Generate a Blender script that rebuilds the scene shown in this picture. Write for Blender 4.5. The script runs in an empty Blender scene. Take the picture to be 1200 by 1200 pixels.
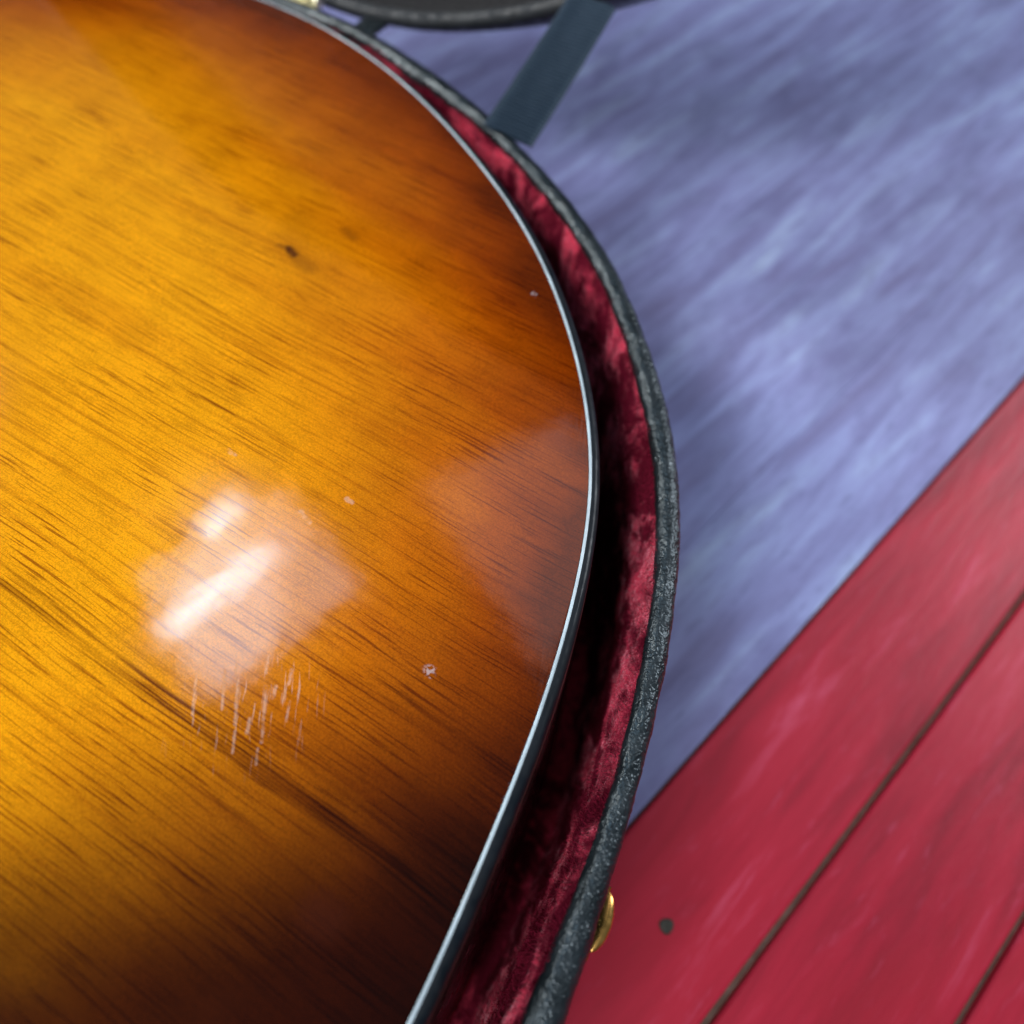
import bpy, math, random
import numpy as np
from mathutils import Vector, Matrix, noise

random.seed(4); rng = np.random.default_rng(4)
scene = bpy.context.scene
COL = scene.collection
R = math.radians

# ------------------------------------------------------------------ camera
ZG = 0.120                    # height of the guitar back above the floor
cam_d = bpy.data.cameras.new('camera')
cam = bpy.data.objects.new('camera', cam_d); COL.objects.link(cam)
cam.location = (0, 0, ZG + 0.15)
cam.rotation_euler = (R(30), 0, 0)
cam_d.sensor_width = 36; cam_d.lens = 27
cam_d.clip_start = 0.01; cam_d.clip_end = 50
cam_d.dof.use_dof = True; cam_d.dof.focus_distance = 0.165; cam_d.dof.aperture_fstop = 7.4
scene.camera = cam

# ------------------------------------------------------------------ light
world = bpy.data.worlds.new('World'); scene.world = world; world.use_nodes = True
bg = world.node_tree.nodes['Background']
bg.inputs[0].default_value = (0.72, 0.86, 1.0, 1); bg.inputs[1].default_value = 0.10

def area_lamp(name, loc, target, sx, sy, power, color, spread=180, roll=0):
    l = bpy.data.lights.new(name, 'AREA'); l.shape = 'RECTANGLE'; l.size = sx; l.size_y = sy
    l.energy = power; l.color = color; l.spread = R(spread)
    o = bpy.data.objects.new(name, l); COL.objects.link(o); o.location = loc
    d = Vector(target) - Vector(loc)
    o.rotation_euler = (d.to_track_quat('-Z', 'Y').to_matrix() @ Matrix.Rotation(R(roll), 3, 'Z')).to_euler()
    return o
# key: broad window to the left, outside the mirror angles of the lacquer
area_lamp('window_light', (-1.14, 0.76, 0.95), (-0.08, 0.44, 0.12), 0.42, 0.42, 2.2, (1.0, 0.98, 0.95), spread=56)
# added fill, high behind the camera to the left: reaches into the velvet well
area_lamp('rear_fill_light', (-0.60, -0.66, 1.30), (0.16, 0.22, 0.05), 0.40, 0.40, 4.6, (0.96, 0.98, 1.0), spread=80)
# added fill far behind, to the right of the lid, to brighten the boards
area_lamp('far_fill_light', (1.75, 0.95, 1.3), (0.35, 0.25, 0.0), 0.9, 0.8, 34, (0.90, 0.94, 1.0))
# ceiling panel and tubes that mirror in the lacquer; they face straight down
def ceiling(name, loc, sx, sy, power, color, rz, shape='RECTANGLE'):
    o = area_lamp(name, loc, (loc[0], loc[1], 0), sx, sy, power, color); o.rotation_euler = (0, 0, R(rz)); o.data.shape = shape
ceiling('ceiling_panel', (-0.68, 0.93, 2.12), 0.52, 0.50, 3.7, (0.52, 0.77, 1.0), 40)
ceiling('panel_overlap_lamp', (-0.74, 0.84, 2.14), 0.34, 0.50, 1.9, (0.52, 0.77, 1.0), 12, 'ELLIPSE')  # added overlap to break up the panel's mirrored edge
ceiling('ceiling_tube', (-0.72, 0.86, 2.0), 0.045, 0.40, 1.5, (0.60, 0.82, 1.0), -47)
ceiling('ceiling_tube_far', (-0.77, 1.10, 2.0), 0.09, 0.16, 1.1, (0.60, 0.82, 1.0), -30)
ceiling('sheen_lamp', (0.36, 1.08, 2.12), 0.62, 0.95, 2.4, (1.0, 0.93, 0.95), 33)  # added lamp in place of the pale surface mirrored near the tail

scene.view_settings.view_transform = 'Standard'
scene.view_settings.look = 'None'
scene.view_settings.exposure = -0.2
scene.view_settings.gamma = 1

# ------------------------------------------------------------------ helpers
TH = R(58)
AX = np.array([math.sin(TH), -math.cos(TH)])     # towards the guitar's tail
NX = np.array([math.cos(TH), math.sin(TH)])
ROT = TH - math.pi/2
BASE = np.array([-0.20, 0.0092])                  # (a, n) of the empties' origin

def link(name, verts, faces, mat, parent=None, smooth=True, attr=None):
    me = bpy.data.meshes.new(name)
    me.from_pydata([tuple(map(float, v)) for v in verts], [], [tuple(map(int, f)) for f in faces])
    if smooth: me.polygons.foreach_set('use_smooth', [True]*len(me.polygons))
    if attr:
        for k, val in attr.items():
            at = me.attributes.new(k, 'FLOAT', 'POINT'); at.data.foreach_set('value', np.asarray(val, dtype=np.float32))
    me.update()
    o = bpy.data.objects.new(name, me); COL.objects.link(o)
    if mat: me.materials.append(mat)
    if parent: o.parent = parent
    return o

def empty(name, loc, rz, label, cat):
    o = bpy.data.objects.new(name, None); COL.objects.link(o)
    o.empty_display_size = 0.02
    o.location = loc; o.rotation_euler = (0, 0, rz); o['label'] = label; o['category'] = cat
    return o

def grid_faces(nr, nc, closed_r=False, closed_c=False):
    f = []
    for i in range(nr if closed_r else nr-1):
        i2 = (i+1) % nr
        for j in range(nc if closed_c else nc-1):
            j2 = (j+1) % nc
            f.append((i*nc+j, i*nc+j2, i2*nc+j2, i2*nc+j))
    return f

def catmull(P, step=0.0012, closed=False):
    P = np.asarray(P, float); n = len(P); out = []
    rg = range(n) if closed else range(n-1)
    for i in rg:
        g = (lambda k: P[k % n]) if closed else (lambda k: P[min(max(k, 0), n-1)])
        p0, p1, p2, p3 = g(i-1), g(i), g(i+1), g(i+2)
        m = max(2, int(np.linalg.norm(p2-p1)/step))
        for t in np.linspace(0, 1, m, endpoint=False):
            out.append(0.5*((2*p1)+(-p0+p2)*t+(2*p0-5*p1+4*p2-p3)*t*t+(-p0+3*p1-3*p2+p3)*t**3))
    return np.array(out)

def resample(P, n):
    Q = np.vstack([P, P[:1]]); s = np.r_[0, np.cumsum(np.linalg.norm(np.diff(Q, axis=0), axis=1))]
    t = np.linspace(0, s[-1], n, endpoint=False)
    return np.stack([np.interp(t, s, Q[:, k]) for k in range(Q.shape[1])], 1)

def smooth_closed(P, it):
    for _ in range(it): P = 0.25*np.roll(P, 1, 0)+0.5*P+0.25*np.roll(P, -1, 0)
    return P

def normals(P):
    T = np.roll(P, -1, 0)-np.roll(P, 1, 0); T /= np.linalg.norm(T, axis=1)[:, None]
    N = np.stack([T[:, 1], -T[:, 0]], 1)
    area = 0.5*np.sum(P[:, 0]*np.roll(P[:, 1], -1)-np.roll(P[:, 0], -1)*P[:, 1])
    return N if area > 0 else -N

def fbm(v, o=4):
    s = 0; a = 1
    v = Vector(v)
    for i in range(o): s += a*noise.noise(v); v = v*2.03; a *= 0.5
    return s

# ---- node helper
class NT:
    def __init__(s, name):
        s.m = bpy.data.materials.new(name); s.m.use_nodes = True
        s.t = s.m.node_tree; s.n = s.t.nodes; s.b = s.n['Principled BSDF']; s.l = s.t.links
        s.out = s.n['Material Output']
    def node(s, ty, **kw):
        n = s.n.new(ty)
        for k, v in kw.items(): setattr(n, k, v)
        return n
    def set(s, sock, v):
        if isinstance(v, bpy.types.NodeSocket): s.l.new(v, sock)
        elif v is not None:
            if isinstance(v, (tuple, list)) and len(v) == 3 and sock.type == 'RGBA': v = (*v, 1)
            sock.default_value = v
    def math(s, op, a, b=None, c=None, clamp=False):
        n = s.node('ShaderNodeMath', operation=op, use_clamp=clamp)
        for i, v in enumerate((a, b, c)):
            if v is not None: s.set(n.inputs[i], v)
        return n.outputs[0]
    def coord(s): return s.node('ShaderNodeTexCoord').outputs['Object']
    def mapping(s, vec, scale=(1, 1, 1), rot=(0, 0, 0), loc=(0, 0, 0)):
        n = s.node('ShaderNodeMapping'); s.l.new(vec, n.inputs[0])
        n.inputs['Location'].default_value = loc; n.inputs['Rotation'].default_value = rot; n.inputs['Scale'].default_value = scale
        return n.outputs[0]
    def noise(s, vec, scale, detail=4, rough=0.55, dist=0):
        n = s.node('ShaderNodeTexNoise'); s.l.new(vec, n.inputs['Vector'])
        n.inputs['Scale'].default_value = scale; n.inputs['Detail'].default_value = detail
        n.inputs['Roughness'].default_value = rough; n.inputs['Distortion'].default_value = dist
        return n.outputs[0]
    def voro(s, vec, scale, feature='F1', rnd=1.0):
        n = s.node('ShaderNodeTexVoronoi', feature=feature); s.l.new(vec, n.inputs['Vector'])
        n.inputs['Scale'].default_value = scale; n.inputs['Randomness'].default_value = rnd
        return n.outputs[0]
    def rng(s, v, a, b, c=0, d=1, smooth=True):
        n = s.node('ShaderNodeMapRange'); n.interpolation_type = 'SMOOTHSTEP' if smooth else 'LINEAR'
        s.set(n.inputs[0], v)
        for i, x in enumerate((a, b, c, d)): s.set(n.inputs[i+1], x)
        return n.outputs[0]
    def ramp(s, v, stops):
        n = s.node('ShaderNodeValToRGB'); s.l.new(v, n.inputs[0]); e = n.color_ramp.elements
        while len(e) < len(stops): e.new(0.5)
        for el, (p, c) in zip(e, stops): el.position = p; el.color = (*c, 1)
        return n.outputs[0]
    def mix(s, f, a, b, blend='MIX'):
        n = s.node('ShaderNodeMix', data_type='RGBA', blend_type=blend)
        s.set(n.inputs[0], f); s.set(n.inputs[6], a); s.set(n.inputs[7], b)
        return n.outputs[2]
    def attr(s, name):
        n = s.node('ShaderNodeAttribute', attribute_name=name); return n.outputs['Fac']
    def bump(s, h, strength, dist, prev=None):
        n = s.node('ShaderNodeBump'); n.inputs['Strength'].default_value = strength; n.inputs['Distance'].default_value = dist
        s.l.new(h, n.inputs['Height'])
        if prev is not None: s.l.new(prev, n.inputs['Normal'])
        return n.outputs[0]
    def P(s, **kw):
        for k, v in kw.items(): s.set(s.b.inputs[k.replace('_', ' ')], v)
        return s.m

def xyz(t, vec):
    n = t.node('ShaderNodeSeparateXYZ'); t.l.new(vec, n.inputs[0]); return n.outputs

# ------------------------------------------------------------------ materials
def mat_wood():
    t = NT('sunburst_wood'); co = t.coord(); X, Y, Z = xyz(t, co)
    d = t.attr('edge_distance')
    # gentle waviness of the grain
    warp = t.noise(t.mapping(co, (3.5, 8, 1)), 1, 2)
    w2 = t.noise(t.mapping(co, (14, 30, 1)), 1, 2)
    yy = t.math('ADD', Y, t.math('ADD', t.math('MULTIPLY', warp, 0.014), t.math('MULTIPLY', w2, 0.0022)))
    cb = t.node('ShaderNodeCombineXYZ'); t.l.new(X, cb.inputs[0]); t.l.new(yy, cb.inputs[1])
    g = cb.outputs[0]
    n1 = t.noise(t.mapping(g, (9, 560, 1)), 1, 4, 0.62)         # broad grain lines
    n2 = t.noise(t.mapping(g, (46, 2100, 1), loc=(3, 1, 0)), 1, 3, 0.6)   # pores
    n3 = t.noise(t.mapping(g, (7, 70, 1), loc=(7, 2, 0)), 1, 3, 0.5)      # colour bands
    n5 = t.noise(t.mapping(g, (160, 3200, 1), loc=(5, 9, 0)), 1, 2, 0.5)  # fine pores
    fig = t.noise(t.mapping(co, (60, 25, 1)), 1, 3, 0.6)        # cross figure
    speck = t.noise(co, 2600, 3, 0.7)                            # satin sparkle of the fibres
    dn = t.math('ADD', d, t.math('MULTIPLY', t.math('SUBTRACT', t.noise(co, 22, 3), 0.5), 0.022))
    dn = t.math('ADD', dn, t.math('MULTIPLY', t.math('SUBTRACT', n3, 0.5), 0.030))
    col = t.ramp(t.math('DIVIDE', dn, 0.10, clamp=True), [
        (0.0, (.095, .013, .0006)), (0.08, (.18, .028, .0008)), (0.20, (.28, .054, .0009)),
        (0.38, (.43, .110, .0012)), (0.62, (.60, .205, .002)), (0.9, (.74, .300, .003))])
    # wider burst on the tail's lower corner, plus camera's shade painted into the colour
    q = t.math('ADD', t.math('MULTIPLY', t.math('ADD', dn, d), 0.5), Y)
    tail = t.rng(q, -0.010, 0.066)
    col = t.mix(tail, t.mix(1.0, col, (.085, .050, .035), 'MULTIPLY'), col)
    # grain
    dark = t.rng(n1, 0.50, 0.70)
    band = t.rng(n3, 0.54, 0.70)
    # strong dark streak band, as in the lower half
    ya = px(500, 815)[1]-BASE[1]; yb = px(340, 905)[1]-BASE[1]; yc = px(430, 960)[1]-BASE[1]
    sb = t.rng(t.math('ABSOLUTE', t.math('SUBTRACT', yy, ya+.006)), 0.0, 0.0075, 1, 0)
    sb2 = t.rng(t.math('ABSOLUTE', t.math('SUBTRACT', yy, yb+.006)), 0.0, 0.004, 1, 0)
    sb3 = t.rng(t.math('ABSOLUTE', t.math('SUBTRACT', yy, yc+.006)), 0.0, 0.005, 1, 0)
    xa = px(400, 740)[0]-BASE[0]
    sb = t.math('MULTIPLY', sb, t.rng(X, xa-.02, xa+.02))
    sbm = t.math('MULTIPLY', t.math('MAXIMUM', sb, t.math('MAXIMUM', sb2, sb3)), t.math('MULTIPLY', t.rng(n1, 0.42, 0.56), t.rng(n2, 0.40, 0.56, 0.45, 1)))
    lowY = t.rng(Y, 0.02, 0.13, 1.0, 0.5)
    k1 = t.math('MULTIPLY', t.math('MULTIPLY', dark, 0.48), lowY)
    col = t.mix(k1, col, t.mix(1.0, col, (.46, .26, .2), 'MULTIPLY'))
    col = t.mix(t.math('MULTIPLY', band, 0.30), col, t.mix(1.0, col, (.66, .48, .5), 'MULTIPLY'))
    col = t.mix(t.math('MULTIPLY', sbm, 0.75), col, t.mix(1.0, col, (.26, .15, .15), 'MULTIPLY'))
    patch = t.rng(t.noise(t.mapping(co, (22, 60, 1)), 1, 2), 0.40, 0.62, 0.45, 1.0)
    pores = t.math('MULTIPLY', t.rng(n2, 0.53, 0.62), patch)
    col = t.mix(t.math('MULTIPLY', pores, 0.82), col, t.mix(1.0, col, (.30, .14, .12), 'MULTIPLY'))
    fine = t.rng(n5, 0.57, 0.70)
    col = t.mix(t.math('MULTIPLY', fine, 0.40), col, t.mix(1.0, col, (.50, .33, .3), 'MULTIPLY'))
    sp = t.rng(speck, 0.35, 0.66, 0.80, 1.22)
    fg = t.rng(fig, 0.3, 0.7, 0.92, 1.07)
    mul = t.math('MULTIPLY', sp, fg)
    cm = t.node('ShaderNodeCombineXYZ')
    for i in range(3): t.l.new(mul, cm.inputs[i])
    col = t.mix(1.0, col, cm.outputs[0], 'MULTIPLY')
    # knot
    WOB = t.noise(co, 900, 3)
    def capsule(ax, ay, bx, by, r, soft, wob=0.0):
        px = t.math('SUBTRACT', X, ax); py = t.math('SUBTRACT', Y, ay)
        dx, dy = bx-ax, by-ay; L = dx*dx+dy*dy+1e-12
        h = t.math('DIVIDE', t.math('ADD', t.math('MULTIPLY', px, dx), t.math('MULTIPLY', py, dy)), L, clamp=True)
        ex = t.math('SUBTRACT', px, t.math('MULTIPLY', h, dx)); ey = t.math('SUBTRACT', py, t.math('MULTIPLY', h, dy))
        D = t.math('SQRT', t.math('ADD', t.math('MULTIPLY', ex, ex), t.math('MULTIPLY', ey, ey)))
        D = t.math('ADD', D, t.math('MULTIPLY', t.math('SUBTRACT', WOB, 0.5), r*2.2+soft*0.5))
        return t.rng(D, r*0.6, r+soft, 1, 0)
    def W(px, py):      # helper constants were measured on the photograph as (a, n) in metres
        return px-BASE[0], py-BASE[1]
    for (x0, y0, x1, y1, r, s_, k) in KNOTS:
        a0 = W(x0, y0); a1 = W(x1, y1)
        col = t.mix(t.math('MULTIPLY', capsule(*a0, *a1, r, s_), k), col, (.045, .008, .003))
    scr = None
    wob = t.rng(t.noise(co, 420, 2), 0.30, 0.6)
    for (x0, y0, x1, y1, r) in SCRATCHES:
        m_ = capsule(*W(x0, y0), *W(x1, y1), r, 0.00034)
        scr = m_ if scr is None else t.math('MAXIMUM', scr, m_)
    scr = t.math('MULTIPLY', scr, wob)
    # a patch of fine hairline scratches, all rubbed in one direction
    c0 = np.array(px(291, 838)); c1 = np.array(px(287, 880)); dd = (c1-c0)/np.linalg.norm(c1-c0); pp = np.array([-dd[1], dd[0]])
    al = t.math('ADD', t.math('MULTIPLY', X, float(dd[0])), t.math('MULTIPLY', Y, float(dd[1])))
    ac = t.math('ADD', t.math('MULTIPLY', X, float(pp[0])), t.math('MULTIPLY', Y, float(pp[1])))
    ac = t.math('ADD', ac, t.math('MULTIPLY', t.noise(co, 60, 2), 0.0035))
    cc = t.node('ShaderNodeCombineXYZ'); t.l.new(al, cc.inputs[0]); t.l.new(ac, cc.inputs[1])
    hair = t.rng(t.noise(t.mapping(cc.outputs[0], (120, 1500, 1)), 1, 3, 0.55), 0.58, 0.72)
    lc = c0-BASE; la, lb = float(lc@dd), float(lc@pp)
    ea = t.math('DIVIDE', t.math('SUBTRACT', al, la), 0.0135); eb = t.math('DIVIDE', t.math('SUBTRACT', ac, lb+.0017), 0.017)
    rr_ = t.math('ADD', t.math('MULTIPLY', ea, ea), t.math('MULTIPLY', eb, eb))
    hair = t.math('MULTIPLY', hair, t.rng(rr_, 0.15, 1.1, 1, 0))
    scr = t.math('MAXIMUM', t.math('MULTIPLY', scr, 0.75), hair)
    chips = None
    for (x0, y0, r) in CHIPS:
        m_ = capsule(*W(x0, y0), *W(x0+.0004, y0), r, 0.0006)
        chips = m_ if chips is None else t.math('MAXIMUM', chips, m_)
    chips = t.math('MULTIPLY', chips, t.rng(t.noise(co, 1300, 2), 0.44, 0.58))
    col = t.mix(t.math('MULTIPLY', scr, 0.28), col, (.75, .55, .42))
    col = t.mix(t.math('MULTIPLY', chips, 0.55), col, (.45, .40, .42))
    # haze of fine handling marks in the lacquer
    rough = t.rng(t.noise(co, 40, 4), 0.3, 0.75, 0.06, 0.11)
    rough = t.math('ADD', rough, t.math('MULTIPLY', t.math('MAXIMUM', scr, chips), 0.35))
    bp = t.bump(t.math('ADD', t.math('MULTIPLY', n2, 0.5), t.math('MULTIPLY', speck, 0.3)), 0.10, 0.00006)
    bp = t.bump(t.noise(co, 45, 3), 0.16, 0.0006, bp)
    bp = t.bump(t.math('MAXIMUM', scr, chips), -0.5, 0.00015, bp)
    base_n = t.bump(n1, 0.35, 0.0003)
    return t.P(Base_Color=col, Roughness=0.5, Specular_IOR_Level=0.0, Normal=base_n,
               Coat_Weight=1.0, Coat_Roughness=rough, Coat_IOR=1.5, Coat_Normal=bp)

# (a, n) coordinates, metres
def px(x, y, z=0.0):
    d = np.array([x-600., 450-(y-600)*math.sin(R(60)), -900*math.sin(R(60))-(y-600)*0.5]); tt = (z-0.15)/d[2]
    p = d[:2]*tt; return float(p@AX), float(p@NX)
KNOTS = []
for (u, v, u2, v2, r, s_, k) in [(341, 299, 347, 306, .0005, .0015, .85), (352, 312, 366, 322, .0005, .003, .35), (330, 296, 341, 299, .0004, .0012, .4),
                                 (352, 265, 343, 295, .0015, .006, .16), (405, 275, 416, 285, .0004, .0018, .35), (385, 1078, 372, 1070, .0006, .005, .5)]:
    KNOTS.append((*px(u, v), *px(u2, v2), r, s_, k))
SCRATCHES = []
for (u, v, u2, v2, r) in [(268, 790, 264, 835, .00012), (283, 800, 279, 852, .00018), (296, 845, 293, 862, .0002), (315, 808, 310, 872, .00018),
                          (318, 772, 315, 792, .00012), (326, 808, 323, 820, .00025), (345, 788, 341, 805, .00018), (342, 825, 338, 848, .0001), 
                          (279, 860, 276, 885, .0001), (305, 880, 303, 898, .0001), (236, 790, 230, 842, .00012), 
                          (355, 606, 366, 618, .0004), (408, 590, 414, 594, .0005), (272, 536, 279, 541, .0004)]:
    SCRATCHES.append((*px(u, v), *px(u2, v2), r))
CHIPS = [(*px(503, 788), .0010), (*px(625, 345), .0006)]

def mat_gloss(name, c, rough=0.15, coat=0.0, metal=0.0, bump=None):
    t = NT(name); co = t.coord()
    f = t.rng(t.noise(co, 120, 4), 0.3, 0.7, 0.8, 1.15)
    cm = t.node('ShaderNodeCombineXYZ')
    for i in range(3): t.l.new(f, cm.inputs[i])
    col = t.mix(1.0, c, cm.outputs[0], 'MULTIPLY')
    r = t.rng(t.noise(co, 300, 3), 0.3, 0.7, rough*0.7, rough*1.5)
    kw = {} if name != 'black_binding_plastic' else {'Specular_IOR_Level': 0.22}
    if bump: kw['Normal'] = t.bump(t.noise(co, bump[0], 4), bump[1], bump[2])
    return t.P(Base_Color=col, Roughness=r, Coat_Weight=coat, Metallic=metal, **kw)

def mat_leather():
    t = NT('pebbled_vinyl'); co = t.coord()
    v = t.voro(co, 900, 'DISTANCE_TO_EDGE'); v2 = t.voro(co, 1500, 'F1')
    w = t.noise(co, 160, 4, 0.6, 0.5)
    n = t.bump(t.rng(v, 0.0, 0.28), 0.27, 0.00026)
    n = t.bump(w, 0.32, 0.0014, n)
    n = t.bump(v2, 0.12, 0.00018, n)
    # wrinkles
    n = t.bump(t.noise(t.mapping(co, (1, 1, 1)), 420, 2, 0.5, 1.2), 0.5, 0.0006, n)
    col = t.mix(t.rng(t.noise(co, 90, 4), 0.35, 0.7), (.006, .009, .011), (.014, .019, .023))
    return t.P(Base_Color=col, Roughness=t.rng(w, 0.3, 0.7, 0.26, 0.40), Specular_IOR_Level=0.60, Specular_Tint=(.80, .93, 1.0), Normal=n)  # bluish tint puts the colour of sky light into the highlights

def mat_velvet():
    t = NT('crushed_velvet'); co = t.coord()
    nap = t.noise(t.mapping(co, (1, 1, 0.8)), 50, 5, 0.65, 0.7)
    nap2 = t.noise(co, 170, 4, 0.7, 0.6)
    fib = t.noise(t.mapping(co, (1, 1, 0.55)), 1700, 3, 0.7)
    k = t.rng(t.math('ADD', t.math('MULTIPLY', nap, 0.72), t.math('MULTIPLY', nap2, 0.28)), 0.455, 0.59)
    k = t.math('MULTIPLY', k, t.rng(fib, 0.30, 0.70, 0.40, 1.35))
    col = t.mix(k, (.145, .005, .020), (.78, .055, .115))
    n = t.bump(nap, 0.9, 0.004); n = t.bump(nap2, 0.7, 0.0015, n); n = t.bump(fib, 0.8, 0.0005, n)
    return t.P(Base_Color=col, Roughness=0.85, Specular_IOR_Level=0.1, Sheen_Weight=t.math('MULTIPLY', k, 0.8),
               Sheen_Roughness=0.35, Sheen_Tint=(1.0, .42, .50), Normal=n)

def mat_paint(kind):
    t = NT('painted_timber_'+kind); co = t.coord()
    oi = t.node('ShaderNodeObjectInfo'); rv = oi.outputs['Random']
    off = t.node('ShaderNodeCombineXYZ'); t.l.new(t.math('MULTIPLY', rv, 7.0), off.inputs[0]); t.l.new(t.math('MULTIPLY', rv, 3.0), off.inputs[2])
    va = t.node('ShaderNodeVectorMath', operation='ADD'); t.l.new(co, va.inputs[0]); t.l.new(off.outputs[0], va.inputs[1])
    g = va.outputs[0]
    s1 = t.noise(t.mapping(g, (10, 75, 1)), 1, 5, 0.62, 0.4)
    s2 = t.noise(t.mapping(g, (60, 330, 1)), 1, 4, 0.7, 0.3)
    blot = t.noise(t.mapping(g, (14, 34, 1)), 1, 4, 0.6, 0.5)
    b2 = t.noise(g, 70, 4, 0.6)
    if kind == 'blue':
        col = t.ramp(s1, [(0.28, (.16, .15, .31)), (0.45, (.22, .23, .46)), (0.56, (.27, .30, .56)), (0.72, (.38, .46, .70))])
        col = t.mix(t.rng(blot, 0.50, 0.70, 0, 0.45), col, (.105, .10, .23))
        col = t.mix(t.rng(b2, 0.50, 0.75, 0, 0.25), col, (.27, .33, .56))
        col = t.mix(t.rng(s2, 0.52, 0.66, 0, 0.45), col, (.14, .14, .30))
        r = 0.6
    else:
        col = t.ramp(s1, [(0.25, (.20, .007, .019)), (0.48, (.35, .010, .030)), (0.6, (.40, .013, .036)), (0.74, (.50, .055, .11))])
        col = t.mix(t.rng(s2, 0.56, 0.74, 0, 0.30), col, (.50, .070, .14))
        col = t.mix(t.rng(blot, 0.5, 0.75, 0, 0.4), col, (.30, .010, .020))
        r = 0.45
    n = t.bump(s1, 0.5, 0.0012); n = t.bump(s2, 0.5, 0.0005, n)
    return t.P(Base_Color=col, Roughness=r, Specular_IOR_Level=0.35, Normal=n)

def mat_web():
    t = NT('nylon_webbing'); co = t.coord()
    f = t.noise(co, 2600, 2)
    col = t.mix(f, (.008, .019, .036), (.022, .044, .072))
    return t.P(Base_Color=col, Roughness=0.7, Specular_IOR_Level=0.2, Sheen_Weight=0.05, Normal=t.bump(f, 0.5, 0.0002))

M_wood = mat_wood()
M_white = mat_gloss('ivory_plastic', (.46, .56, .62), 0.25, 1.0)
M_black = mat_gloss('black_binding_plastic', (.004, .007, .011), 0.5, 0.12)
M_side = mat_gloss('dark_lacquered_side', (.010, .006, .005), 0.3, 0.25)
M_leather = mat_leather()
M_velvet = mat_velvet()
M_lidin = mat_gloss('black_lid_lining', (.006, .0055, .007), 0.85, 0.0, bump=(500, 0.6, 0.001))
M_lidrim = mat_gloss('grey_lid_edging', (.018, .021, .025), 0.6, 0.0, bump=(900, 0.4, 0.0005))
M_brass = mat_gloss('brass', (.80, .46, .13), 0.28, 0.0, 1.0)
M_gold = mat_gloss('pale_plated_metal', (.90, .85, .62), 0.30, 0.0, 1.0)
M_blue = mat_paint('blue'); M_red = mat_paint('red')
M_dirt = mat_gloss('gap_dirt', (.090, .048, .036), 0.9)
M_web = mat_web()
M_nail = mat_gloss('rusty_nail', (.030, .028, .022), 0.6)

# ------------------------------------------------------------------ floor of painted planks
floor = link('floor', [(-3, -2, -0.003), (3, -2, -0.003), (3, 4, -0.003), (-3, 4, -0.003)], [(0, 1, 2, 3)], M_dirt, smooth=False)
floor['kind'] = 'structure'
BT = R(45.5)                                     # heading of the boards
bd = np.array([math.sin(BT), math.cos(BT)]); bm = np.array([-math.cos(BT), math.sin(BT)])
def floor_px(x, y, z=-0.12):
    d = np.array([x-600., 450-(y-600)*math.sin(R(60)), -900*math.sin(R(60))-(y-600)*0.5]); tt = (z-0.15)/d[2]
    return d[:2]*tt
off0 = float(floor_px(860, 826)@bm)               # blue / red joint
offr = float(floor_px(884, 1125)@bm)              # red / red joint
PW = off0-offr
print('plank width', PW)
def plank_mesh(name, w, gap, L=2.6, wob=0.0006):
    bv = 1.0 if gap > .001 else 0.15
    wob *= bv
    # local x along the board, y across; bevelled long edges, top at z=0
    xs = np.linspace(-L/2, L/2, 90); y0, y1 = gap/2, w-gap/2
    prof = [(0, -0.02), (0, -0.0022*bv), (0.0004*bv, -0.0005*bv), (0.0012*bv, 0), (None, 0), (-0.0012*bv, 0), (-0.0004*bv, -0.0005*bv), (0, -0.0022*bv), (0, -0.02)]
    V = []
    for x in xs:
        a = wob*noise.noise((x*6, w*50, 0.3)); b = wob*noise.noise((x*6, w*50, 7.3))
        for k, (dy, z) in enumerate(prof):
            if dy is None: V.append((x, (y0+y1)/2, z+0.0002*noise.noise((x*9, 1, 2))))
            elif k < 4: V.append((x, y0+a+dy, z))
            else: V.append((x, y1+b+dy, z))
    F = grid_faces(len(xs), len(prof)); m = len(prof); n = len(xs)
    F += [tuple(range(m)), tuple(range((n-1)*m, n*m))[::-1]]
    return V, [f[::-1] for f in F]
proto = {}
for k in range(-9, 22):
    kind = 'red' if k < 0 else 'blue'
    if kind not in proto:
        V, F = plank_mesh('plank', PW, 0.0016 if kind == 'red' else 0.00012)
        o = link('plank', V, F, M_red if kind == 'red' else M_blue, floor, smooth=False)
        proto[kind] = o
    else:
        o = proto[kind].copy(); COL.objects.link(o); o.parent = floor
    s = off0 + k*PW
    sh = random.uniform(-.15, .15)
    o.location = (bm[0]*s+bd[0]*(sh+.2), bm[1]*s+bd[1]*(sh+.2), 0.0)
    o.rotation_euler = (0, 0, math.pi/2-BT)
    o['label'] = 'red painted board' if kind == 'red' else 'blue violet painted board'
# nail and split in the red board
def disc(name, c, r, h, mat, parent, seg=20):
    V = []; 
    for ri, zz in ((r*1.0, -0.002), (r, h*0.6), (r*0.85, h), (r*0.3, h*0.8)):
        for i in range(seg):
            a = 2*math.pi*i/seg; rr = ri*(1+0.08*math.sin(3*a)); V.append((c[0]+rr*math.cos(a), c[1]+rr*math.sin(a), zz))
    F = grid_faces(4, seg, closed_c=True); F.append(tuple(range(3*seg, 4*seg)))
    return link(name, V, F, mat, parent)
nc = floor_px(781, 1085)
disc('nail', (*nc, 0), 0.0022, 0.0006, M_nail, floor)

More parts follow.
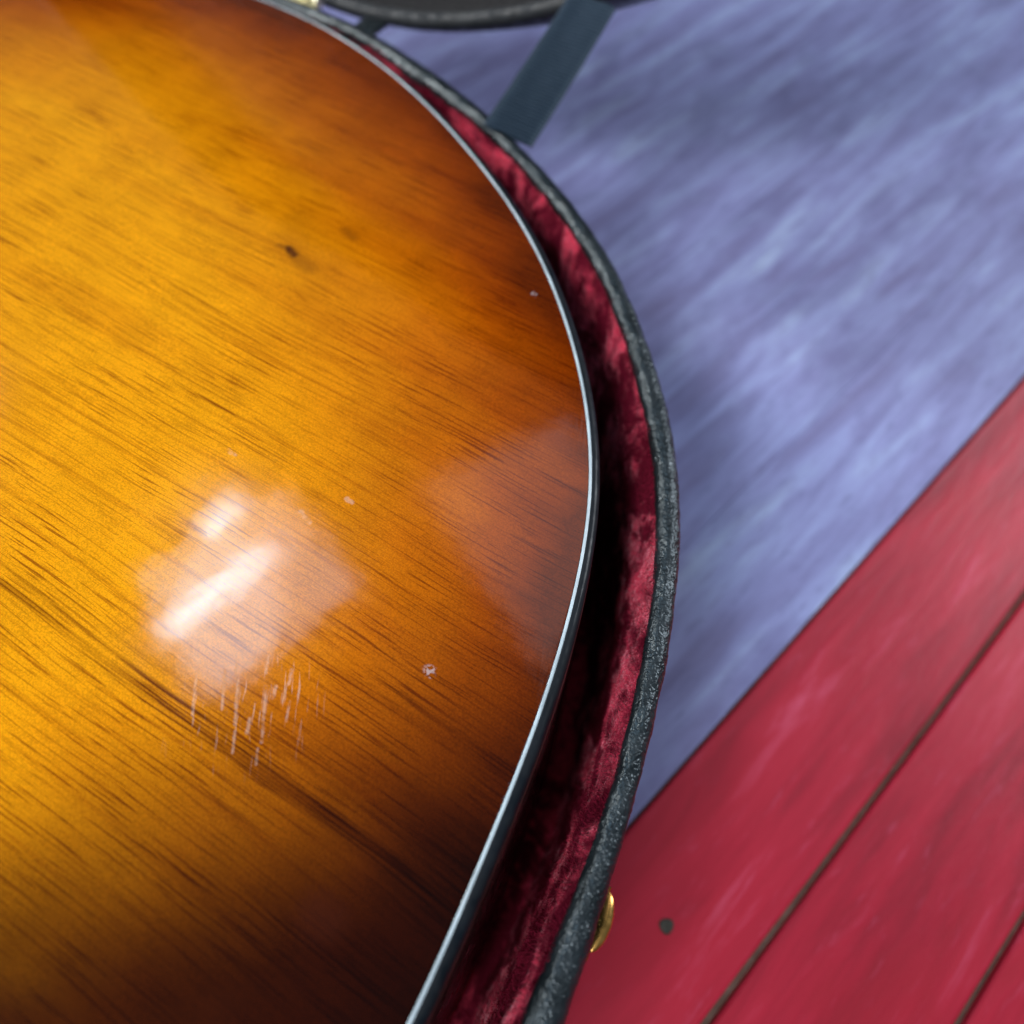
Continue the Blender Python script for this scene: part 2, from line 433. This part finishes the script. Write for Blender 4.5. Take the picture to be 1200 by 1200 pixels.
# ------------------------------------------------------------------ guitar outline (a = towards tail, n = across), metres
G = [(310,0),(360,20),(420,55),(470,93),(500,120),(550,175),(600,240),(640,310),(670,390),(688,460),(697,540),(695,600),(683,670),(665,740),(642,820),(612,900),(580,975),(548,1050),(520,1120),(487,1200)]
GP = np.array([px(*g) for g in G])
n0 = 0.0092
half = [(-.262, .199), (-.295, .187), (-.33, .168), (-.36, .153), (-.385, .146), (-.41, .146), (-.435, .151), (-.46, .152), (-.482, .145), (-.50, .128), (-.512, .10), (-.519, .06), (-.521, .02)]
top = [(a, n0+h) for a, h in half][::-1]
low = [(a, n0-h) for a, h in half]
# lower side of the bout completes the measured curve
lowb = [(-.008, -.045), (-.012, -.075), (-.022, -.108), (-.042, -.140), (-.075, -.165), (-.115, -.181), (-.165, -.190), (-.215, -.192), (-.245, -.1905)]
ctrl = np.vstack([top, GP, lowb, low])
OUT = resample(catmull(ctrl, 0.002, closed=True), 1100)
OUT = smooth_closed(OUT, 220)
NOR = normals(OUT)
S = OUT - BASE                                   # local coordinates of both empties
def ring(off, P=None):
    return S + NOR*(off if np.isscalar(off) else np.asarray(off)[:, None])

origin = AX*BASE[0] + NX*BASE[1]
guitar = empty('acoustic_guitar', (origin[0], origin[1], ZG-0.105), ROT, 'acoustic guitar lying face down in the case, its amber sunburst back turned up', 'guitar')
ZL = 0.105                                        # local height of the back's edge

# back: stations between the two halves of the outline
i_tail = int(np.argmin(np.linalg.norm(OUT-np.array([-.012, n0]), axis=1)))
i_neck = int(np.argmin(np.linalg.norm(OUT-np.array([-.521, n0]), axis=1)))
N = len(OUT)
fwd = [(i_tail+k) % N for k in range((i_neck-i_tail) % N+1)]
bwd = [(i_tail-k) % N for k in range((i_tail-i_neck) % N+1)]
NS, NC = 380, 130
def rs(idx, P, n):
    Q = P[idx]; s = np.r_[0, np.cumsum(np.linalg.norm(np.diff(Q, axis=0), axis=1))]; u = np.linspace(0, 1, n)*s[-1]
    return np.stack([np.interp(u, s, Q[:, k]) for k in range(2)], 1)
BK = ring(-0.0007)
A_, B_ = rs(fwd, BK, NS), rs(bwd, BK, NS)
uu = (1-np.cos(np.linspace(0, math.pi, NC)))/2
P2 = (A_[:, None, :]*(1-uu)[None, :, None] + B_[:, None, :]*uu[None, :, None]).reshape(-1, 2)
dist = np.full(len(P2), 9.0)
for i in range(0, N, 2):
    dist = np.minimum(dist, np.hypot(P2[:, 0]-BK[i, 0], P2[:, 1]-BK[i, 1]))
dome = 0.0042*(1-(1-np.clip(dist/0.19, 0, 1))**2)
V = np.c_[P2, ZL+dome]
F = grid_faces(NS, NC)
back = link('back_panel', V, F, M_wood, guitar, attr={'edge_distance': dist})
if back.data.polygons[NC*50+60].normal.z < 0: back.data.flip_normals()

def sweep(name, prof, mat, parent, P=None, jitter=None):
    """prof: list of (offset, z) cross-section points swept round the outline"""
    V = []
    n = len(S); k = len(prof)
    arr = np.zeros((n, k, 3))
    for j, (o_, z_) in enumerate(prof):
        rr = ring(o_) if P is None else P + NOR*(o_ if np.isscalar(o_) else np.asarray(o_)[:, None])
        arr[:, j, :2] = rr; arr[:, j, 2] = z_
    if jitter is not None: arr = jitter(arr)
    ob = link(name, arr.reshape(-1, 3), grid_faces(n, k, closed_r=True), mat, parent)
    return ob
# ivory line, black binding with a rolled corner, side
sweep('ivory_line', [(-0.0006, ZL-0.002), (-0.0006, ZL+0.00004), (-0.0005, ZL+0.00008), (0.0, ZL+0.00008), (0.0001, ZL), (0.0001, ZL-0.002)], M_white, guitar)
pb = [(0.0001, ZL-0.003), (0.0001, ZL-0.00002)]
for i in range(9):
    a = math.pi/2*i/8; pb.append((0.0003+0.0018*math.sin(a), ZL-0.00002-0.0015*(1-math.cos(a))))
pb += [(0.0021, ZL-0.0065), (0.0019, ZL-0.0066)]
sweep('black_binding', pb, M_black, guitar)
sweep('side', [(0.0017, ZL-0.0062), (0.0020, ZL-0.0068), (0.0020, ZL-0.05), (0.0022, ZL-0.098), (0.0, ZL-0.1045), (-0.01, ZL-0.105)], M_side, guitar)
sweep('binding_seam', [(0.00200, ZL-0.0064), (0.00216, ZL-0.0066), (0.00216, ZL-0.0070), (0.0019, ZL-0.0072)], mat_gloss('seam_wood', (.16, .06, .05), 0.3, 1.0), guitar)
# soundboard (underside, against the lining) closes the body
link('soundboard', np.c_[P2, np.full(len(P2), ZL-0.1043)][::1], [f[::-1] for f in F], M_side, guitar)
# heel of the neck beyond the shoulder
hx = -.523-BASE[0]; hn = n0-BASE[1]
V = []; 
for (x_, w_, z0_, z1_) in [(0, .030, ZL-.002, ZL-.1), (-.012, .028, ZL-.004, ZL-.1), (-.028, .026, ZL-.03, ZL-.1), (-.05, .025, ZL-.07, ZL-.1), (-.09, .024, ZL-.078, ZL-.1), (-.16, .023, ZL-.08, ZL-.1)]:
    for k in range(13):
        a = math.pi*k/12; V.append((hx+x_, hn+w_*math.cos(a), z1_+(z0_-z1_)*math.sin(a)**.6 if 0 < k < 12 else z1_))
link('neck', V, grid_faces(6, 13), M_side, guitar)

# ------------------------------------------------------------------ case
case = empty('guitar_case', (origin[0], origin[1], 0.0), ROT, 'open hard case with black pebbled vinyl edge and crushed red velvet lining', 'guitar case')
RI = [(455,70),(500,95),(560,140),(610,190),(660,250),(700,310),(735,400),(755,470),(768,560),(770,640),(762,720),(750,790),(735,850),(715,930),(695,1000),(672,1045),(657,1075),(650,1112),(640,1140),(620,1167),(602,1197)]
RO = [(440,45),(500,75),(560,125),(620,180),(690,260),(740,350),(775,450),(795,540),(797,620),(790,720),(770,830),(745,930),(715,1040),(690,1120),(665,1200)]
ZR = -0.0095
def offs(pts, z):
    o_ = []
    for p in pts:
        q = np.array(px(*p, z)); D = np.linalg.norm(OUT-q, axis=1); i = int(np.argmin(D)); o_.append((i, float((q-OUT[i])@NOR[i])))
    o_.sort(); return np.array(o_)
oi_ = offs(RI, ZR); oo_ = offs(RO, ZR-0.001)
print('inner', np.round(oi_[:, 1]*1000, 1), 'outer', np.round(oo_[:, 1]*1000, 1))
idx = np.arange(N)
inner = np.interp(idx, oi_[:, 0], oi_[:, 1], left=.0155, right=.0160)
outer = np.interp(idx, oo_[:, 0], oo_[:, 1], left=.0215, right=.0235)
def sm(v, it):
    for _ in range(it): v = .25*np.roll(v, 1)+.5*v+.25*np.roll(v, -1)
    return v
inner = sm(inner, 120); outer = sm(outer, 400)
outer = np.maximum(outer, inner+0.0042)
ZRt = ZG+ZR                                        # top of the rolled edge in case-local z
ss = np.r_[0, np.cumsum(np.linalg.norm(np.diff(OUT, axis=0), axis=1))]

# rolled vinyl edge + outer wall, real lumps and wrinkles
sub = 3                                            # densify along the outline
def dens(v):
    v = np.asarray(v); x = np.arange(N*sub)/sub
    if v.ndim == 1: return np.interp(x, np.arange(N+1), np.r_[v, v[:1]])
    return np.stack([np.interp(x, np.arange(N+1), np.r_[v[:, k], v[:1, k]]) for k in range(v.shape[1])], 1)
Sd = dens(S); Nd = dens(NOR); Nd /= np.linalg.norm(Nd, axis=1)[:, None]
ind = dens(inner); outd = dens(outer); sd = np.arange(N*sub)*(ss[-1]/N/sub)
def roll_mesh(name, i0, o0, ztop, mat, parent, lump=0.00022, wall_bottom=0.0, flip=1):
    mid = (i0+o0)/2; w = (o0-i0)/2
    prof = []
    for k in range(26):
        a = math.pi*(1.12 - 1.12*k/25)            # from inner underside over the top to the outer side
        prof.append(('r', math.cos(a), math.sin(a)))
    n = len(Sd); K = len(prof)+4
    arr = np.zeros((n, K, 3))
    for j, (_, cx, sz) in enumerate(prof):
        lump_ = np.array([lump*(fbm((p[0]*170, p[1]*170, cx*1.6+sz), 3)) + 0.00022*abs(noise.noise((p[0]*800, p[1]*800, cx*3))) for p in Sd])
        off = mid + (w+lump_)*cx
        arr[:, j, :2] = Sd+Nd*off[:, None]
        arr[:, j, 2] = ztop-flip*w*0.9+flip*(w*0.9+lump_)*sz
    for j, (dz, do) in enumerate([(-.010, -0.0002), (-.035, 0.0004), (-.075, .0002), (None, -.0012)]):
        off = o0+do
        arr[:, len(prof)+j, :2] = Sd+Nd*off[:, None]
        arr[:, len(prof)+j, 2] = ztop+flip*dz if dz is not None else wall_bottom
    ob = link(name, arr.reshape(-1, 3), grid_faces(n, K, closed_r=True), mat, parent)
    return ob
roll_mesh('vinyl_edge', ind, outd, ZRt, M_leather, case, wall_bottom=0.002)

# velvet lining: wall and floor of the well
K = 46; n = len(Sd); arr = np.zeros((n, K, 3))
tz = np.linspace(0, 1, K)
zprof = ZRt-0.0018 - (ZRt-0.012)*tz**1.25
for j in range(K):
    base = ind + 0.0008 - 0.0035*math.sin(min(1, tz[j]*3)*math.pi/2)-0.006*tz[j]**2
    lm = np.array([0.0014*fbm((p[0]*75, p[1]*75, zprof[j]*70), 3)+0.0006*noise.noise((p[0]*330, p[1]*330, zprof[j]*300)) for p in Sd]) * min(1, 0.25+tz[j]*5)
    arr[:, j, :2] = Sd+Nd*np.maximum(base+lm, 0.0035 if tz[j] > .1 else 0.006)[:, None]; arr[:, j, 2] = zprof[j]
link('velvet_lining', arr.reshape(-1, 3), grid_faces(n, K, closed_r=True), M_velvet, case)
# pile of the velvet: short fibres whose lean follows the crushed nap
lin = arr
vis = np.arange(int(oi_[0, 0]-60)*sub, int(oi_[-1, 0]+60)*sub) % n
NF = 120000
ri = vis[rng.integers(0, len(vis)-1, NF)]; rj = np.minimum((rng.random(NF)**1.5*(K-2)).astype(int), K-2)
fu = rng.random((NF, 1)); fv = rng.random((NF, 1))
rn = (ri+1) % n
A0 = lin[ri, rj]; Au = lin[rn, rj]-A0; Av = lin[ri, rj+1]-A0
pos0 = A0+Au*fu+Av*fv
nr_ = -np.cross(Au, Av); nr_ /= np.linalg.norm(nr_, axis=1)[:, None]+1e-12
flip_ = np.sign(np.sum(nr_[:, :2]*-Nd[ri], axis=1)); nr_ *= flip_[:, None]
tu = Au/np.linalg.norm(Au, axis=1)[:, None]; tv = np.array([0, 0, 1.0])
lean = np.array([(noise.noise((p[0]*120, p[1]*120, p[2]*110)), noise.noise((p[0]*120+9, p[1]*120, p[2]*110))) for p in pos0])
dirn = nr_*0.6 + tu*(lean[:, :1]*2.0+rng.normal(0, .25, (NF, 1))) + tv*(lean[:, 1:]*2.0+rng.normal(0, .25, (NF, 1)))
dirn /= np.linalg.norm(dirn, axis=1)[:, None]
ln = rng.uniform(.0007, .0016, (NF, 1)); sd_ = np.cross(dirn, rng.normal(0, 1, (NF, 3))); sd_ /= np.linalg.norm(sd_, axis=1)[:, None]
VF = np.stack([pos0-sd_*.00008, pos0+sd_*.00008, pos0+dirn*ln], 1).reshape(-1, 3)
pile = link('velvet_pile', VF, np.arange(NF*3).reshape(-1, 3), M_velvet, case, smooth=False)
pile['kind'] = 'stuff'
C1, C2 = rs(fwd, ring(0.010), 120), rs(bwd, ring(0.010), 120)
u2 = np.linspace(0, 1, 40)
PF = (C1[:, None, :]*(1-u2)[None, :, None]+C2[:, None, :]*u2[None, :, None]).reshape(-1, 2)
link('velvet_bed', np.c_[PF, np.full(len(PF), 0.0125)], grid_faces(120, 40), M_velvet, case)
link('base_panel', np.c_[PF, np.full(len(PF), 0.003)], grid_faces(120, 40), M_leather, case)

# ---- lid, hinged on the far long side
HN = (n0+.2+.0245) - BASE[1]; HZ = ZRt-0.004
PHI = R(113)
def lid_xf(arr):
    """closed position -> opened about the hinge axis (local x)"""
    a = np.array(arr, float); e = HN-a[..., 1]; z = a[..., 2]-HZ
    out = a.copy()
    out[..., 1] = HN - e*math.cos(PHI) + z*math.sin(PHI) + LID_GAP[0]
    out[..., 2] = HZ + e*math.sin(PHI) + z*math.cos(PHI) + LID_GAP[1]
    return out
LID_GAP = (0.0055, -0.0065)
lid = bpy.data.objects.new('lid', None); COL.objects.link(lid); lid.parent = case
stepi = 2
Sl, Nl = S[::stepi], NOR[::stepi]; il = inner[::stepi]*0+.0160; ol = inner[::stepi]*0+.0222
def lid_sweep(name, prof, mat):
    arr = np.zeros((len(Sl), len(prof), 3))
    for j, (b, o_, z_) in enumerate(prof):
        arr[:, j, :2] = Sl+Nl*((il if b == 'i' else ol)+o_)[:, None]; arr[:, j, 2] = ZRt+z_
    return link(name, lid_xf(arr).reshape(-1, 3), grid_faces(len(Sl), len(prof), closed_r=True), mat, lid)
pr = []
for k in range(14):
    a = math.pi*k/13
    pr.append(('o', -0.0031-0.0031*math.cos(a), 0.004-0.0036*math.sin(a)))
lid_sweep('edging', pr+[('o', 0.0006, 0.008), ('o', 0.0006, 0.012), ('o', 0, .0125)], M_lidrim)
lid_sweep('wall', [('o', 0, .0122), ('o', 0.0004, .03), ('o', -.0004, .042), ('o', -.003, .048), ('o', -.008, .051), ('o', -.014, .052)], M_leather)
lid_sweep('inner_wall', [('i', 0.0006, 0.003), ('i', -0.001, .008), ('i', -.002, .03), ('i', -.006, .042)], M_lidin)
for nm, off, zz, mt in (('top_panel', .009, ZRt+.0515, M_leather), ('padded_panel', .011, ZRt+.0415, M_lidin)):
    D1, D2 = rs(fwd, ring(off), 120), rs(bwd, ring(off), 120)
    PP = (D1[:, None, :]*(1-u2)[None, :, None]+D2[:, None, :]*u2[None, :, None]).reshape(-1, 2)
    zc = np.array([zz+0.0015*noise.noise((p[0]*40, p[1]*40, 1)) for p in PP])
    link(nm, lid_xf(np.c_[PP, zc]), grid_faces(120, 40), mt, lid)

# ---- stay strap from the edge up to the lid
def loc(a, n_, z): return np.array([a-BASE[0], n_-BASE[1], z])
sL = loc(*px(566, 146, -0.0085), ZRt+.001); sR = loc(*px(623, 176, -0.0115), ZRt-.001)
eL, eR = lid_xf(np.array([sL, sR]))
nu, nv = 900, 10
V = []
def strap_pt(u, v, side):
    a0 = sL*(1-v)+sR*v; a1 = eL*(1-v)+eR*v
    p = a0*(1-u)+a1*u
    Ls = np.linalg.norm(a1-a0)
    rib = 0.00050*math.sin(2*math.pi*u*Ls/0.0014 + 1.1*math.sin(v*5)+0.7*noise.noise((u*60, v*4, 0)))
    sag = -0.0006*math.sin(math.pi*u)
    crown = 0.0003*noise.noise((u*9, v*2, 2))
    return p, rib, sag+crown
wd = (sR-sL)/np.linalg.norm(sR-sL); up_ = (eL-sL)/np.linalg.norm(eL-sL); nn = np.cross(wd, up_); nn /= np.linalg.norm(nn)
for side in (1, -1):
    for i in range(nu):
        for j in range(nv):
            u, v = i/(nu-1)*1.0, j/(nv-1)
            p, rib, sg = strap_pt(u, v, side)
            edge = 0.25 if j in (0, nv-1) else 1.0
            V.append(p + nn*(side*(0.0007*edge) + (rib if 0 < j < nv-1 else 0)*side) + np.array([0, 0, sg]))
F = []
for s_ in (0, 1):
    b = s_*nu*nv
    for i in range(nu-1):
        for j in range(nv-1):
            q = (b+i*nv+j, b+i*nv+j+1, b+(i+1)*nv+j+1, b+(i+1)*nv+j); F.append(q if s_ == 0 else q[::-1])
for i in range(nu-1):
    for j in (0, nv-1):
        F.append((i*nv+j, (i+1)*nv+j, nu*nv+(i+1)*nv+j, nu*nv+i*nv+j))
link('stay_strap', V, F, M_web, case)

# ---- metal fittings
def box_v(c, sx, sy, sz, bev=0.0006):
    import bmesh
    b = bmesh.new(); bmesh.ops.create_cube(b, size=1)
    for v in b.verts: v.co = Vector((v.co.x*sx+c[0], v.co.y*sy+c[1], v.co.z*sz+c[2]))
    bmesh.ops.bevel(b, geom=b.edges[:], offset=bev, segments=2, affect='EDGES', profile=0.6)
    V = [v.co[:] for v in b.verts]; F = [[v.index for v in f.verts] for f in b.faces]; b.free(); return V, F
def tube(p0, p1, r, seg=16):
    p0, p1 = Vector(p0), Vector(p1); d = (p1-p0).normalized(); x = d.orthogonal().normalized(); y = d.cross(x); V = []
    for P_, rr in ((p0, r*.8), (p0+d*r*.2, r), (p1-d*r*.2, r), (p1, r*.8)):
        for i in range(seg):
            a = 2*math.pi*i/seg; V.append(P_+x*rr*math.cos(a)+y*rr*math.sin(a))
    F = grid_faces(4, seg, closed_c=True)+[tuple(range(seg))[::-1], tuple(range(3*seg, 4*seg))]
    return V, F
def hinge(a_c, length):
    h = bpy.data.objects.new('hinge', None); COL.objects.link(h); h.parent = case
    x = a_c-BASE[0]
    V, F = box_v((x, HN-0.0005, HZ-0.004), length, 0.0016, 0.010); link('leaf', V, F, M_gold, h)
    for k in range(3):
        w = length/3; V, F = tube((x-length/2+k*w+.0003, HN+0.0028, HZ+0.0015), (x-length/2+(k+1)*w-.0003, HN+0.0028, HZ+0.0015), 0.0026); link('knuckle', V, F, M_gold, h)
    return h
hinge(-.2515, 0.030); hinge(-.44, 0.030)
# dark vinyl hinge tab between case and lid
V, F = box_v((-.213-BASE[0], HN+0.003, HZ-0.001), 0.010, 0.010, 0.0016, 0.0005); link('hinge_tab', V, F, M_leather, case)

def latch(pix, z):
    q = np.array(px(*pix, z)); i = int(np.argmin(np.linalg.norm(OUT-q, axis=1)))
    o3 = outer[i]; nrm = NOR[i]; tg = np.array([-nrm[1], nrm[0]]); c = S[i]+nrm*o3
    L_ = bpy.data.objects.new('latch', None); COL.objects.link(L_); L_.parent = case
    def pos(t_, o_, z_): p = c+tg*t_+nrm*o_; return (p[0], p[1], ZG+z_)
    # curved lever: an arc standing out from the wall
    V = []; m = 20
    for i_ in range(m):
        u = i_/(m-1)*2-1
        o_ = 0.0022*(1-u*u)**.6
        for (do, dz) in ((-o_, -.012), (-o_, 0.0), (.0006, .0006), (.0010, -.0004), (.0010, -.0125)):
            V.append(pos(u*.0056, o_+do, z+dz))
    link('lever', V, grid_faces(m, 5, closed_c=True), M_brass, L_)
    V = []
    for i_ in range(8):
        u = i_/7*2-1
        for (do, dz) in ((0.0002, -.020), (.0012, -.0195), (.0012, -.004), (.0002, -.0035)): V.append(pos(u*.007, do, z+dz))
    link('plate', V, grid_faces(8, 4, closed_c=True), M_brass, L_)
    return L_
latch((703, 1085), -0.018)
# case feet keep it off the boards
for (a_, n_) in ((-.10, .10), (-.10, -.09), (-.42, .10), (-.42, -.09)):
    V, F = tube((a_-BASE[0], n_-BASE[1], 0.0005), (a_-BASE[0], n_-BASE[1], 0.0035), 0.007); link('foot', V, F, M_black, case)
